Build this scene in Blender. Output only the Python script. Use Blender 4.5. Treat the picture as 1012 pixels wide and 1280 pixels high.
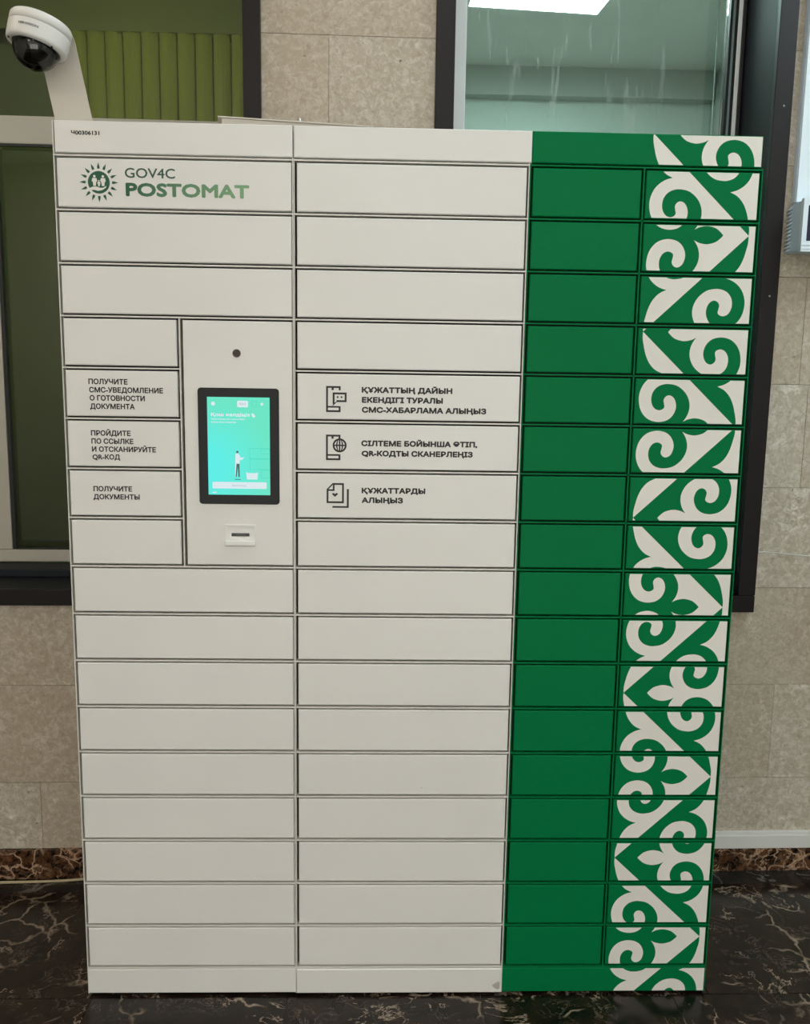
import bpy, bmesh, math, random
from mathutils import Vector, Matrix
from mathutils.geometry import delaunay_2d_cdt
random.seed(7)
S = bpy.context.scene
for o in list(bpy.data.objects): bpy.data.objects.remove(o)
COL = S.collection

# ------------------------------------------------------------ camera
cam_d = bpy.data.cameras.new('camera'); cam = bpy.data.objects.new('camera', cam_d); COL.objects.link(cam)
cam_d.sensor_fit = 'VERTICAL'; cam_d.sensor_height = 24; cam_d.lens = 1100/1280*24
cam_d.clip_start = .02; cam_d.clip_end = 60
def view(p=.148899, y=.028043, r=.015186):
    f = Vector((math.sin(y)*math.cos(p), math.cos(y)*math.cos(p), -math.sin(p)))
    rt = Vector((math.cos(y), -math.sin(y), 0)); up = rt.cross(f)
    a = math.cos(r)*rt+math.sin(r)*up; b = -math.sin(r)*rt+math.cos(r)*up
    M = Matrix((a, b, -f)).transposed().to_4x4(); M.translation = (.66311, -1.8655, 1.41445)
    return M
cam.matrix_world = view(); S.camera = cam

# ------------------------------------------------------------ world, exposure
wd = bpy.data.worlds.new('world'); S.world = wd; wd.use_nodes = True
wd.node_tree.nodes['Background'].inputs[0].default_value = (.5, .55, .6, 1)
wd.node_tree.nodes['Background'].inputs[1].default_value = .3
S.view_settings.view_transform = 'Standard'; S.view_settings.look = 'None'
S.view_settings.exposure = -0.10; S.view_settings.gamma = 1; S.view_settings.use_curve_mapping = False

# lamp settings: (name, x, y, z, size x, size y, colour, strength, label)
FRONT_LAMPS = [
    (-.95, -3.5, 3.09, .6, .6, (1.0, .90, .80), 22.0, 'warm square ceiling light panel at the left of the far row'),
    (.75, -3.5, 3.09, .6, .6, (1.0, .97, .95), 21.0, 'square ceiling light panel in the middle of the far row'),
    (2.45, -3.5, 3.09, .6, .6, (.94, .98, 1.0), 23.0, 'square ceiling light panel at the right of the far row'),
    (-1.25, -.35, 3.09, .6, .6, (1.0, .88, .72), 9.0, 'warm square ceiling light panel close to the left window'),
    (.75, -.45, 3.09, .6, .6, (.97, .99, 1.0), 7.5, 'square ceiling light panel close to the wall above the lockers'),
    (2.55, -.40, 3.09, .6, .6, (.78, .93, 1.0), 28.0, 'cool square ceiling light panel close to the right window'),
]
REAR_LAMPS = [
    (1.315, 1.84, 2.985, .56, .60, (.88, 1.0, .97), 30.0, 'bright ceiling light panel seen through the right window'),
    (1.50, 1.15, 2.985, .9, .20, (.92, 1.0, .97), 22.0, 'unseen narrow light panel added to brighten the room behind the right window'),  # added out of view, only to brighten the right rear room
    (-.35, 1.05, 3.17, .5, .3, (1.0, .95, .80), 36.0, 'unseen light panel added to brighten the room behind the left window'),  # added out of view so the left rear room gets light
]
def lin(c):
    return tuple(((x/255)/12.92 if x/255 <= .04045 else ((x/255+.055)/1.055)**2.4) for x in c)

# ------------------------------------------------------------ materials
def nodes(name):
    m = bpy.data.materials.new(name); m.use_nodes = True; nt = m.node_tree
    return m, nt, nt.nodes['Principled BSDF']
def N(nt, t, **k):
    n = nt.nodes.new(t)
    for a, b in k.items():
        if a in n.inputs.keys(): n.inputs[a].default_value = b
        else: setattr(n, a, b)
    return n
def L(nt, a, b): nt.links.new(a, b)
def mixc(nt, fac, a, b, mode='MIX'):
    n = N(nt, 'ShaderNodeMix', data_type='RGBA', blend_type=mode)
    for s, v in ((n.inputs[0], fac), (n.inputs[6], a), (n.inputs[7], b)):
        if hasattr(v, 'links'): L(nt, v, s)
        elif isinstance(v, (int, float)): s.default_value = v
        else: s.default_value = (*v, 1)
    return n.outputs[2]
def ramp(nt, src, pts):
    r = N(nt, 'ShaderNodeValToRGB'); e = r.color_ramp.elements
    while len(e) < len(pts): e.new(.5)
    for i, (p, c) in enumerate(pts):
        e[i].position = p; e[i].color = (*(c if isinstance(c, tuple) else (c, c, c)), 1)
    L(nt, src, r.inputs[0]); return r.outputs[0]
def wpos(nt, rnd=0, scale=(1, 1, 1)):
    g = N(nt, 'ShaderNodeNewGeometry'); v = g.outputs['Position']
    if rnd:
        oi = N(nt, 'ShaderNodeObjectInfo'); mu = N(nt, 'ShaderNodeVectorMath', operation='SCALE')
        cb = N(nt, 'ShaderNodeCombineXYZ'); L(nt, oi.outputs['Random'], cb.inputs[0]); L(nt, oi.outputs['Random'], cb.inputs[2])
        L(nt, cb.outputs[0], mu.inputs[0]); mu.inputs[3].default_value = rnd
        ad = N(nt, 'ShaderNodeVectorMath', operation='ADD'); L(nt, v, ad.inputs[0]); L(nt, mu.outputs[0], ad.inputs[1]); v = ad.outputs[0]
    if scale != (1, 1, 1):
        mp = N(nt, 'ShaderNodeVectorMath', operation='MULTIPLY'); L(nt, v, mp.inputs[0]); mp.inputs[1].default_value = scale; v = mp.outputs[0]
    return v
def noise(nt, vec, scale, detail=4, rough=.5, dist=0):
    n = N(nt, 'ShaderNodeTexNoise'); n.inputs['Scale'].default_value = scale; n.inputs['Detail'].default_value = detail
    n.inputs['Roughness'].default_value = rough; n.inputs['Distortion'].default_value = dist
    L(nt, vec, n.inputs['Vector']); return n.outputs[0]
def bump(nt, b, src, strength, dist=.001):
    n = N(nt, 'ShaderNodeBump'); n.inputs['Strength'].default_value = strength; n.inputs['Distance'].default_value = dist
    L(nt, src, n.inputs['Height']); L(nt, n.outputs[0], b.inputs['Normal'])
def coated(name, c, rough=.35, spec=.5, metal=0, orange=True, specks=False):
    m, nt, b = nodes(name); v = wpos(nt)
    n1 = noise(nt, v, 3, 3)
    col = mixc(nt, n1, tuple(x*.94 for x in lin(c)), tuple(min(1, x*1.05) for x in lin(c)))
    if specks:
        vo = N(nt, 'ShaderNodeTexVoronoi'); vo.inputs['Scale'].default_value = 9; L(nt, v, vo.inputs['Vector'])
        f = ramp(nt, vo.outputs['Distance'], [(.0, 1.0), (.013, 0.0)])
        col = mixc(nt, f, col, lin((95, 88, 78)))
    L(nt, col, b.inputs['Base Color'])
    b.inputs['Roughness'].default_value = rough; b.inputs['Metallic'].default_value = metal
    b.inputs['Specular IOR Level'].default_value = spec
    if orange: bump(nt, b, noise(nt, v, 650, 2), .10, .0004)
    return m
def plain(name, c, rough=.5, metal=0, spec=.5):
    m, nt, b = nodes(name); b.inputs['Base Color'].default_value = (*lin(c), 1)
    b.inputs['Roughness'].default_value = rough; b.inputs['Metallic'].default_value = metal; b.inputs['Specular IOR Level'].default_value = spec
    return m
def emit(name, c, s):
    m, nt, b = nodes(name); b.inputs['Base Color'].default_value = (0, 0, 0, 1); b.inputs['Roughness'].default_value = .3
    b.inputs['Emission Color'].default_value = (*c, 1); b.inputs['Emission Strength'].default_value = s; return m
def marble(name, base, vein, brec, scale=1.0, rough=.16, amt=1.0, wd=.004, cell=9., cw=.018, cg=.50):
    m, nt, b = nodes(name); v = wpos(nt, 30)
    a = noise(nt, v, 4.2*scale, 7, .62, .5)
    d = N(nt, 'ShaderNodeMath', operation='SUBTRACT'); L(nt, a, d.inputs[0]); d.inputs[1].default_value = .5
    ab = N(nt, 'ShaderNodeMath', operation='ABSOLUTE'); L(nt, d.outputs[0], ab.inputs[0])
    v1 = ramp(nt, ab.outputs[0], [(0, 1.0), (wd, .6), (wd*2.2, 0.0)])
    gate = ramp(nt, noise(nt, v, 6.5*scale, 2), [(.47, 0.0), (.56, 1.0)])
    a2 = noise(nt, v, 15*scale, 6, .7, .9)
    d2 = N(nt, 'ShaderNodeMath', operation='SUBTRACT'); L(nt, a2, d2.inputs[0]); d2.inputs[1].default_value = .5
    ab2 = N(nt, 'ShaderNodeMath', operation='ABSOLUTE'); L(nt, d2.outputs[0], ab2.inputs[0])
    v2 = ramp(nt, ab2.outputs[0], [(0, .8), (wd*3, 0.0)])
    gate2 = ramp(nt, noise(nt, v, 9*scale, 3), [(.46, 0.0), (.66, 1.0)])
    mot = noise(nt, v, 22*scale, 6, .65, .4)
    col = mixc(nt, ramp(nt, mot, [(.42, 0.0), (.72, .8*amt)]), lin(base), lin(brec))
    m1 = N(nt, 'ShaderNodeMath', operation='MULTIPLY'); L(nt, v1, m1.inputs[0]); L(nt, gate, m1.inputs[1])
    m2 = N(nt, 'ShaderNodeMath', operation='MULTIPLY'); L(nt, v2, m2.inputs[0]); L(nt, gate2, m2.inputs[1])
    col = mixc(nt, m2.outputs[0], col, tuple(.75*x for x in lin(vein)))
    col = mixc(nt, m1.outputs[0], col, lin(vein))
    vd = N(nt, 'ShaderNodeVectorMath', operation='ADD'); sc_ = N(nt, 'ShaderNodeVectorMath', operation='SCALE'); sc_.inputs[3].default_value = .16/scale
    nn = N(nt, 'ShaderNodeTexNoise'); nn.inputs['Scale'].default_value = 7*scale; nn.inputs['Detail'].default_value = 5; L(nt, v, nn.inputs['Vector'])
    L(nt, nn.outputs['Color'], sc_.inputs[0]); L(nt, v, vd.inputs[0]); L(nt, sc_.outputs[0], vd.inputs[1])
    vo = N(nt, 'ShaderNodeTexVoronoi', feature='DISTANCE_TO_EDGE'); vo.inputs['Scale'].default_value = cell; L(nt, vd.outputs[0], vo.inputs['Vector'])
    m3 = N(nt, 'ShaderNodeMath', operation='MULTIPLY'); L(nt, ramp(nt, vo.outputs[0], [(0, 1.0), (cw, .55), (cw*2.5, 0.0)]), m3.inputs[0]); L(nt, ramp(nt, noise(nt, v, 5*scale, 3), [(cg, 0.0), (cg+.10, 1.0)]), m3.inputs[1])
    col = mixc(nt, m3.outputs[0], col, lin(vein))
    L(nt, col, b.inputs['Base Color']); b.inputs['Roughness'].default_value = rough; b.inputs['Specular IOR Level'].default_value = .36
    return m
def travertine(name):
    m, nt, b = nodes(name); v = wpos(nt, 40)
    n1 = noise(nt, v, 5, 6, .6, .4); n2 = noise(nt, v, 60, 5, .7, .6); n3 = noise(nt, v, 9, 4, .6, 1.0)
    c = mixc(nt, n1, lin((158, 147, 126)), lin((192, 184, 168)))
    c = mixc(nt, ramp(nt, n2, [(.44, 0.0), (.66, .62)]), c, lin((220, 215, 204)))
    c = mixc(nt, ramp(nt, noise(nt, v, 95, 4, .7, .8), [(.52, 0.0), (.72, .60)]), c, lin((126, 113, 92)))
    g = N(nt, 'ShaderNodeMath', operation='MULTIPLY'); L(nt, ramp(nt, n3, [(.56, 0.0), (.70, 1.0)]), g.inputs[0]); L(nt, ramp(nt, n2, [(.42, 0.0), (.60, .85)]), g.inputs[1])
    c = mixc(nt, g.outputs[0], c, lin((232, 228, 216)))
    pit = ramp(nt, noise(nt, v, 38, 3, .6, .3), [(.245, 1.0), (.275, 0.0)])
    c = mixc(nt, pit, c, lin((88, 72, 50)))
    oi = N(nt, 'ShaderNodeObjectInfo')
    c = mixc(nt, ramp(nt, oi.outputs['Random'], [(0, 0.0), (1, .4)]), c, lin((156, 134, 106)))
    L(nt, c, b.inputs['Base Color']); b.inputs['Roughness'].default_value = .42
    bump(nt, b, n2, .12, .001); return m
def glass(name, tint, refl=.08, rough=.0):
    m = bpy.data.materials.new(name); m.use_nodes = True; nt = m.node_tree; nt.nodes.clear()
    out = N(nt, 'ShaderNodeOutputMaterial'); tr = N(nt, 'ShaderNodeBsdfTransparent'); tr.inputs[0].default_value = (*tint, 1)
    gl = N(nt, 'ShaderNodeBsdfGlossy'); gl.inputs['Roughness'].default_value = rough
    fr = N(nt, 'ShaderNodeFresnel'); fr.inputs[0].default_value = 1.5
    ad = N(nt, 'ShaderNodeMath', operation='ADD'); L(nt, fr.outputs[0], ad.inputs[0]); ad.inputs[1].default_value = refl-.04
    mx = N(nt, 'ShaderNodeMixShader'); L(nt, ad.outputs[0], mx.inputs[0]); L(nt, tr.outputs[0], mx.inputs[1]); L(nt, gl.outputs[0], mx.inputs[2])
    L(nt, mx.outputs[0], out.inputs[0]); return m
def smeared_glass(name, tint):
    m = glass(name, tint, .08); nt = m.node_tree; out = [n for n in nt.nodes if n.type == 'OUTPUT_MATERIAL'][0]
    src = out.inputs[0].links[0].from_socket
    v = wpos(nt, 0, (1, 1, 1)); mp = N(nt, 'ShaderNodeMapping'); mp.inputs['Rotation'].default_value = (0, .6, 0); mp.inputs['Scale'].default_value = (22, 1, 3.5)
    L(nt, v, mp.inputs[0])
    f = ramp(nt, noise(nt, mp.outputs[0], 1.0, 5, .7, .8), [(.56, 0.0), (.78, .34)])
    df = N(nt, 'ShaderNodeBsdfDiffuse'); df.inputs[0].default_value = (.7, .75, .72, 1)
    mx = N(nt, 'ShaderNodeMixShader'); L(nt, f, mx.inputs[0]); L(nt, src, mx.inputs[1]); L(nt, df.outputs[0], mx.inputs[2]); L(nt, mx.outputs[0], out.inputs[0])
    return m

M = {}
M['white'] = coated('white_powder_coat', (226, 225, 220), .38, .5, specks=True)
M['lip'] = coated('white_edge_coat', (218, 216, 208), .4)
M['green'] = coated('green_powder_coat', (0, 113, 63), .5, .08)
M['darkgap'] = plain('black_inside_shade', (14, 13, 12), .8)  # near-black colour that paints in the shade inside the cabinets
M['print_white'] = coated('white_print', (226, 224, 216), .4, orange=False)
M['ink'] = plain('black_print', (24, 22, 22), .5)
M['logo_dark'] = plain('dark_green_print', (14, 84, 58), .5)
M['logo_grey'] = plain('grey_green_print', (52, 84, 72), .5)
M['floor'] = marble('dark_marble_tile', (15, 11, 8), (150, 134, 116), (52, 38, 28), 1.15, .2, 1.1, .0035)
M['border'] = marble('grey_marble_border', (34, 32, 30), (112, 106, 98), (52, 48, 43), .8, .25, .6)
M['base'] = marble('brown_breccia_marble', (18, 11, 7), (190, 158, 130), (104, 70, 46), 2.4, .22, 1.5, .006, 19., .022, .47)
M['grout'] = plain('floor_grout', (104, 98, 88), .8)
M['stone'] = travertine('travertine_tile')
M['joint'] = plain('wall_joint', (156, 143, 118), .85)
M['brown'] = coated('dark_brown_laminate', (22, 17, 17), .45, .3, orange=False)
M['reveal'] = coated('dark_glossy_reveal', (26, 30, 37), .55, .25, orange=False)
M['cream'] = coated('cream_window_frame', (178, 174, 162), .4, orange=False)
M['pvc'] = coated('white_window_frame', (232, 238, 238), .35, orange=False)
M['gasket'] = plain('black_rubber', (16, 20, 20), .5)
M['glassR'] = smeared_glass('green_tinted_glass', (.80, .90, .87))
M['glassL'] = glass('olive_tinted_glass', (.74, .77, .64), .06)
M['paint'] = coated('white_wall_paint', (222, 220, 212), .8, .2, orange=False)
M['ceil'] = coated('ceiling_paint', (226, 224, 218), .9, .2, orange=False)
M['palegreen'] = coated('pale_green_paint', (198, 210, 206), .8, .2, orange=False)
M['palegreen2'] = coated('grey_green_paint', (166, 174, 168), .8, .2, orange=False)
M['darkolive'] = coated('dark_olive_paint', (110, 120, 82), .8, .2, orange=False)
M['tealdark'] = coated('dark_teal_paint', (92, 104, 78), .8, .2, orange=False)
M['slat'] = coated('olive_blind_fabric', (128, 138, 66), .8, .2, orange=False)
M['plastic'] = coated('white_plastic', (228, 228, 224), .38, orange=False)
M['coolplastic'] = coated('cool_white_plastic', (224, 236, 242), .35, orange=False)
M['louvre'] = coated('pale_blue_grey_plastic', (206, 222, 236), .4, orange=False)
M['trunk'] = coated('white_trunking_plastic', (214, 214, 208), .4, orange=False)
M['bracket'] = coated('beige_metal_bracket', (196, 190, 178), .35, orange=False)
M['louvre_grey'] = plain('grey_cord', (120, 130, 124), .8)
M['black'] = plain('black_plastic', (20, 22, 22), .25)
M['bezel'] = plain('black_glass_bezel', (24, 26, 26), .16, 0, .12)
M['display'] = plain('dark_display', (46, 46, 62), .2)
M['dome'] = glass('clear_smoked_dome', (.62, .62, .60), .06)
M['ball'] = plain('black_camera_ball', (10, 11, 12), .12)
M['steel'] = plain('bolt_steel', (190, 190, 188), .3, .9)
M['cable'] = plain('cream_cable', (176, 162, 130), .5)
M['wire'] = plain('white_wire', (226, 226, 220), .5)
M['sc_white'] = emit('screen_white', (.80, .95, 1.0), .85)
M['sc_pale'] = emit('screen_pale_green', (.12, .88, .66), .85)
M['sc_dark'] = emit('screen_dark', (.02, .12, .12), .8)
M['sc_grey'] = emit('screen_grey', (.45, .50, .60), .8)
def screen_mat():
    m, nt, b = nodes('teal_screen'); b.inputs['Base Color'].default_value = (0, 0, 0, 1); b.inputs['Roughness'].default_value = .12
    tc = N(nt, 'ShaderNodeTexCoord'); gr = N(nt, 'ShaderNodeTexGradient', gradient_type='SPHERICAL')
    mp = N(nt, 'ShaderNodeMapping'); mp.inputs['Location'].default_value = (.45, 0, .30); mp.inputs['Scale'].default_value = (7.5, 7.5, 7.5)
    L(nt, tc.outputs['Object'], mp.inputs[0]); L(nt, mp.outputs[0], gr.inputs[0])
    c = ramp(nt, gr.outputs[0], [(0, lin((60, 226, 190))), (.8, lin((6, 236, 228)))])
    L(nt, c, b.inputs['Emission Color']); b.inputs['Emission Strength'].default_value = .95
    return m
M['screen'] = screen_mat()
M['fill_glow'] = emit('added_fill_glow', (1.0, .97, .90), 3.3)  # glow of the added panes, a fill for the lower lockers
def postomat_mat():
    m, nt, b = nodes('fading_green_print'); tc = N(nt, 'ShaderNodeTexCoord'); sx = N(nt, 'ShaderNodeSeparateXYZ')
    L(nt, tc.outputs['Object'], sx.inputs[0]); mr = N(nt, 'ShaderNodeMapRange'); mr.inputs[1].default_value = -.125; mr.inputs[2].default_value = .125
    L(nt, sx.outputs[0], mr.inputs[0]); c = mixc(nt, mr.outputs[0], lin((10, 88, 56)), lin((124, 168, 124)))
    L(nt, c, b.inputs['Base Color']); b.inputs['Roughness'].default_value = .5; return m
M['fade'] = postomat_mat()

# ------------------------------------------------------------ object helpers
ORG = {}
YAW = .0210
def w2w(p): # wall frame -> world
    c, s = math.cos(YAW), math.sin(YAW)
    return Vector((p[0]*c - p[1]*s, .50 + p[0]*s + p[1]*c, p[2]))
def tag(o, label=None, cat=None, group=None, kind=None):
    for k, v in (('label', label), ('category', cat), ('group', group), ('kind', kind)):
        if v: o[k] = v
    return o
def thing(name, pos, wall=False, **k):
    o = bpy.data.objects.new(name, None); o.empty_display_size = .05; COL.objects.link(o)
    o.location = w2w(pos) if wall else pos
    if wall: o.rotation_euler.z = YAW
    ORG[o] = Vector(pos); tag(o, **k); return o
def put(name, bm, mats, parent=None, wall=False, smooth=False, label=None, **k):
    """bm has coordinates of the frame (world, or the wall's); the origin goes to its middle"""
    if not isinstance(mats, (list, tuple)): mats = [mats]
    vs = bm.verts
    c = Vector([(min(v.co[i] for v in vs)+max(v.co[i] for v in vs))/2 for i in range(3)])
    for v in vs: v.co -= c
    me = bpy.data.meshes.new(name); bm.to_mesh(me); bm.free()
    for m in mats: me.materials.append(m)
    if smooth:
        for p in me.polygons: p.use_smooth = True
    o = bpy.data.objects.new(name, me); COL.objects.link(o)
    if parent is not None: o.parent = parent; o.location = c-ORG[parent]
    else:
        o.location = w2w(c) if wall else c
        if wall: o.rotation_euler.z = YAW
    ORG[o] = c; tag(o, label, **k); return o
def B(bm, x0, x1, y0, y1, z0, z1, mi=0):
    v = [bm.verts.new(p) for p in ((x0,y0,z0),(x1,y0,z0),(x1,y1,z0),(x0,y1,z0),(x0,y0,z1),(x1,y0,z1),(x1,y1,z1),(x0,y1,z1))]
    for f in ((0,3,2,1),(4,5,6,7),(0,1,5,4),(1,2,6,5),(2,3,7,6),(3,0,4,7)):
        bm.faces.new([v[i] for i in f]).material_index = mi
    return v
def box(x0, x1, y0, y1, z0, z1, bev=0, seg=2):
    bm = bmesh.new(); B(bm, x0, x1, y0, y1, z0, z1)
    if bev: bmesh.ops.bevel(bm, geom=list(bm.edges), offset=bev, segments=seg, profile=.5, affect='EDGES')
    return bm
def prism(pts, y0, y1, bm=None, mi=0):
    """polygon in x,z extruded from y0 (front) to y1"""
    own = bm is None
    if own: bm = bmesh.new()
    a = [bm.verts.new((x, y0, z)) for x, z in pts]; b = [bm.verts.new((x, y1, z)) for x, z in pts]
    n = len(pts); fs = [bm.faces.new(a), bm.faces.new(b[::-1])]
    for i in range(n): fs.append(bm.faces.new((a[i], b[i], b[(i+1) % n], a[(i+1) % n])))
    for f in fs: f.material_index = mi
    bmesh.ops.recalc_face_normals(bm, faces=fs); return bm
def circ(cx, cz, r, n=32, rz=None): return [(cx+r*math.cos(2*math.pi*i/n), cz+(rz or r)*math.sin(2*math.pi*i/n)) for i in range(n)]
def rrect(x0, x1, z0, z1, r, n=5):
    p = []
    for cx, cz, a in ((x1-r, z1-r, 0), (x0+r, z1-r, 90), (x0+r, z0+r, 180), (x1-r, z0+r, 270)):
        for i in range(n+1):
            t = math.radians(a+90*i/n); p.append((cx+r*math.cos(t), cz+r*math.sin(t)))
    return p
def ring(cx, cz, r0, r1, y0, y1, bm, n=28):
    a = [[bm.verts.new((cx+r*math.cos(2*math.pi*i/n), y, cz+r*math.sin(2*math.pi*i/n))) for i in range(n)] for r, y in ((r0, y0), (r1, y0), (r1, y1), (r0, y1))]
    for k in range(4):
        for i in range(n): bm.faces.new((a[k][i], a[k][(i+1) % n], a[(k+1) % 4][(i+1) % n], a[(k+1) % 4][i]))
def tube(pts, r, n=10):
    bm = bmesh.new(); P = [Vector(p) for p in pts]; rings = []
    for i, p in enumerate(P):
        d = (P[min(i+1, len(P)-1)]-P[max(i-1, 0)]).normalized()
        u = d.cross(Vector((0, 0, 1)) if abs(d.z) < .9 else Vector((1, 0, 0))).normalized(); w = d.cross(u)
        rings.append([bm.verts.new(p+r*(u*math.cos(2*math.pi*k/n)+w*math.sin(2*math.pi*k/n))) for k in range(n)])
    for a, b in zip(rings, rings[1:]):
        for k in range(n): bm.faces.new((a[k], a[(k+1) % n], b[(k+1) % n], b[k]))
    bm.faces.new(rings[0]); bm.faces.new(rings[-1][::-1]); bmesh.ops.recalc_face_normals(bm, faces=bm.faces); return bm

# ------------------------------------------------------------ text
def text_geo(s, bold):
    cu = bpy.data.curves.new('t', 'FONT'); cu.body = s; cu.size = 1; cu.offset = bold; cu.resolution_u = 3
    ob = bpy.data.objects.new('t', cu); COL.objects.link(ob); dg = bpy.context.evaluated_depsgraph_get()
    me = bpy.data.meshes.new_from_object(ob.evaluated_get(dg))
    vs = [v.co.copy() for v in me.vertices]; fs = [tuple(p.vertices) for p in me.polygons]
    bpy.data.objects.remove(ob); bpy.data.curves.remove(cu); bpy.data.meshes.remove(me); return vs, fs
CAP = None
def add_text(bm, s, x0, x1, z, cap, bold=.0, y=-.0004, mi=0, slope=0):
    global CAP
    if CAP is None:
        v, _ = text_geo('H', 0); CAP = max(p.y for p in v)-min(p.y for p in v)
    vs, fs = text_geo(s, 0)
    if not vs: return
    a = min(p.x for p in vs); b = max(p.x for p in vs); r = bold*cap
    sx = (x1-x0-2*r)/(b-a); sz = (cap-2*r)/CAP
    offs = [(0, 0)] if bold <= 0 else [(r*math.cos(k*math.pi/4), r*math.sin(k*math.pi/4)) for k in range(8)]+([(0, 0)] if bold > .06 else [])
    for k, (ox, oz) in enumerate(offs):
        nv = [bm.verts.new((x0+r+(p.x-a)*sx+ox, y-k*6e-6, z+r+p.y*sz+oz + slope*(p.x-a)*sx)) for p in vs]
        for f in fs:
            try: bm.faces.new([nv[i] for i in f]).material_index = mi
            except ValueError: pass

# ------------------------------------------------------------ the ornament (flat print on the right-hand doors)
ZR0, PER, UW = 1.7195, .3947, .2095
H = PER/2
KN = [
 [(0,197.1),(-.6,190),(0,180),(3,166),(7,151),(13.5,136),(22,124.5),(31,117),(43,111.3)],
 [(43,111.3),(29,107),(15.5,98.2),(5.5,86),(-.6,70),(-1.6,54.5),(1.8,38),(8.5,25.5),(18,16.3),(29,11.2),(43,9.3),(58,12.5),(69,20.5),(75.5,32),(77.3,44),(74.2,56),(68.5,63),(61,65.6),(54,62.3),(50.6,55.5),(52,47),(52.7,40.5),(48.8,36),(41,34),(32,38),(25.8,48),(24.4,60),(27.2,72),(35,82),(46,87.6),(59,89.3),(78,85.3),(94.5,72.3),(103.6,56),(105.8,40),(102,24),(93.8,10.5)],
 [(93.8,10.5),(104,15.6),(120,18.2),(137,14),(147,6.6),(153,0)]]
def catmull(P, k=4):
    Q = []
    for i in range(len(P)-1):
        p0 = P[max(i-1, 0)]; p1 = P[i]; p2 = P[i+1]; p3 = P[min(i+2, len(P)-1)]
        for j in range(k):
            t = j/k
            Q.append(tuple(.5*((2*b)+(-a+c)*t+(2*a-5*b+4*c-d)*t*t+(-a+3*b-3*c+d)*t**3) for a, b, c, d in zip(p0, p1, p2, p3)))
    return Q+[tuple(P[-1])]
CURVE = []
for seg in KN: CURVE += catmull(seg)[(1 if CURVE else 0):]
CURVE = [(u*1.018/1000+.0006 if i else 0, v/1000*1.004) for i, (u, v) in enumerate(CURVE)]
CURVE[0] = (0, H); CURVE[-1] = (CURVE[-1][0], 0)
POLY = [(0, H), (UW, 0)] + CURVE[::-1][:-1]
def inside(P, x, y):
    c = False; j = len(P)-1
    for i in range(len(P)):
        xi, yi = P[i]; xj, yj = P[j]
        if (yi > y) != (yj > y) and x < (xj-xi)*(y-yi)/(yj-yi)+xi: c = not c
        j = i
    return c
UX0 = 1.2080
def is_white(x, z):
    u = x-UX0; m = ((z-ZR0)/PER) % 1.0; v = m*PER if m < .5 else (1-m)*PER
    if u/UW+v/H < 1: return inside(POLY, u, v)
    return not inside(POLY, UW-u, H-v)
LINES = []
for k in range(-6, 3):
    zr = ZR0+k*PER
    for sg in (1, -1):
        for tr in (lambda u, v: (u, v), lambda u, v: (UW-u, H-v)):
            LINES.append([(UX0+tr(u, v)[0], zr+sg*tr(u, v)[1]) for u, v in CURVE])
        LINES.append([(UX0, zr+sg*H), (UX0+UW, zr)])
def clip(p, q, r):
    x0, x1, z0, z1 = r; t0, t1 = 0., 1.; dx, dz = q[0]-p[0], q[1]-p[1]
    for a, b in ((-dx, p[0]-x0), (dx, x1-p[0]), (-dz, p[1]-z0), (dz, z1-p[1])):
        if abs(a) < 1e-12:
            if b < 0: return None
        else:
            t = b/a
            if a < 0: t0 = max(t0, t)
            else: t1 = min(t1, t)
    if t0 >= t1-1e-9: return None
    return (p[0]+dx*t0, p[1]+dz*t0), (p[0]+dx*t1, p[1]+dz*t1)
def pattern_face(bm, r, y):
    x0, x1, z0, z1 = r; V = [(x0, z0), (x1, z0), (x1, z1), (x0, z1)]; E = [(0, 1), (1, 2), (2, 3), (3, 0)]
    for ln in LINES:
        for p, q in zip(ln, ln[1:]):
            c = clip(p, q, r)
            if c: V += [c[0], c[1]]; E.append((len(V)-2, len(V)-1))
    vo, eo, fo, *_ = delaunay_2d_cdt([Vector(v) for v in V], E, [], 0, 2e-6)
    bv = [bm.verts.new((v.x, y, v.y)) for v in vo]
    for f in fo:
        cx = sum(vo[i].x for i in f)/len(f); cz = sum(vo[i].y for i in f)/len(f)
        try: fc = bm.faces.new([bv[i] for i in f])
        except ValueError: continue
        fc.material_index = 1 if is_white(cx, cz) else 0
        fc.normal_update()
        if fc.normal.y > 0: fc.normal_flip()
def slab(x0, x1, z0, z1, y0=0., y1=.014, b=.0017, pat=None):
    """a door or panel: bevelled front edge, optional printed front"""
    bm = bmesh.new()
    F = [(x0+b, z0+b), (x1-b, z0+b), (x1-b, z1-b), (x0+b, z1-b)]; O = [(x0, z0), (x1, z0), (x1, z1), (x0, z1)]
    fv = [bm.verts.new((x, y0, z)) for x, z in F]; ov = [bm.verts.new((x, y0+b, z)) for x, z in O]; kv = [bm.verts.new((x, y1, z)) for x, z in O]
    for i in range(4):
        j = (i+1) % 4; bm.faces.new((fv[i], fv[j], ov[j], ov[i])); bm.faces.new((ov[i], ov[j], kv[j], kv[i]))
    bm.faces.new(kv[::-1])
    if pat is None: bm.faces.new(fv)
    bmesh.ops.recalc_face_normals(bm, faces=bm.faces)
    if pat is None: return bm
    xp = max(x0+b, pat)
    if xp > x0+b+1e-5:
        q = [bm.verts.new(p) for p in ((x0+b, y0, z0+b), (xp, y0, z0+b), (xp, y0, z1-b), (x0+b, y0, z1-b))]; bm.faces.new(q)
    pattern_face(bm, (xp, x1-b, z0+b, z1-b), y0)
    return bm

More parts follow.
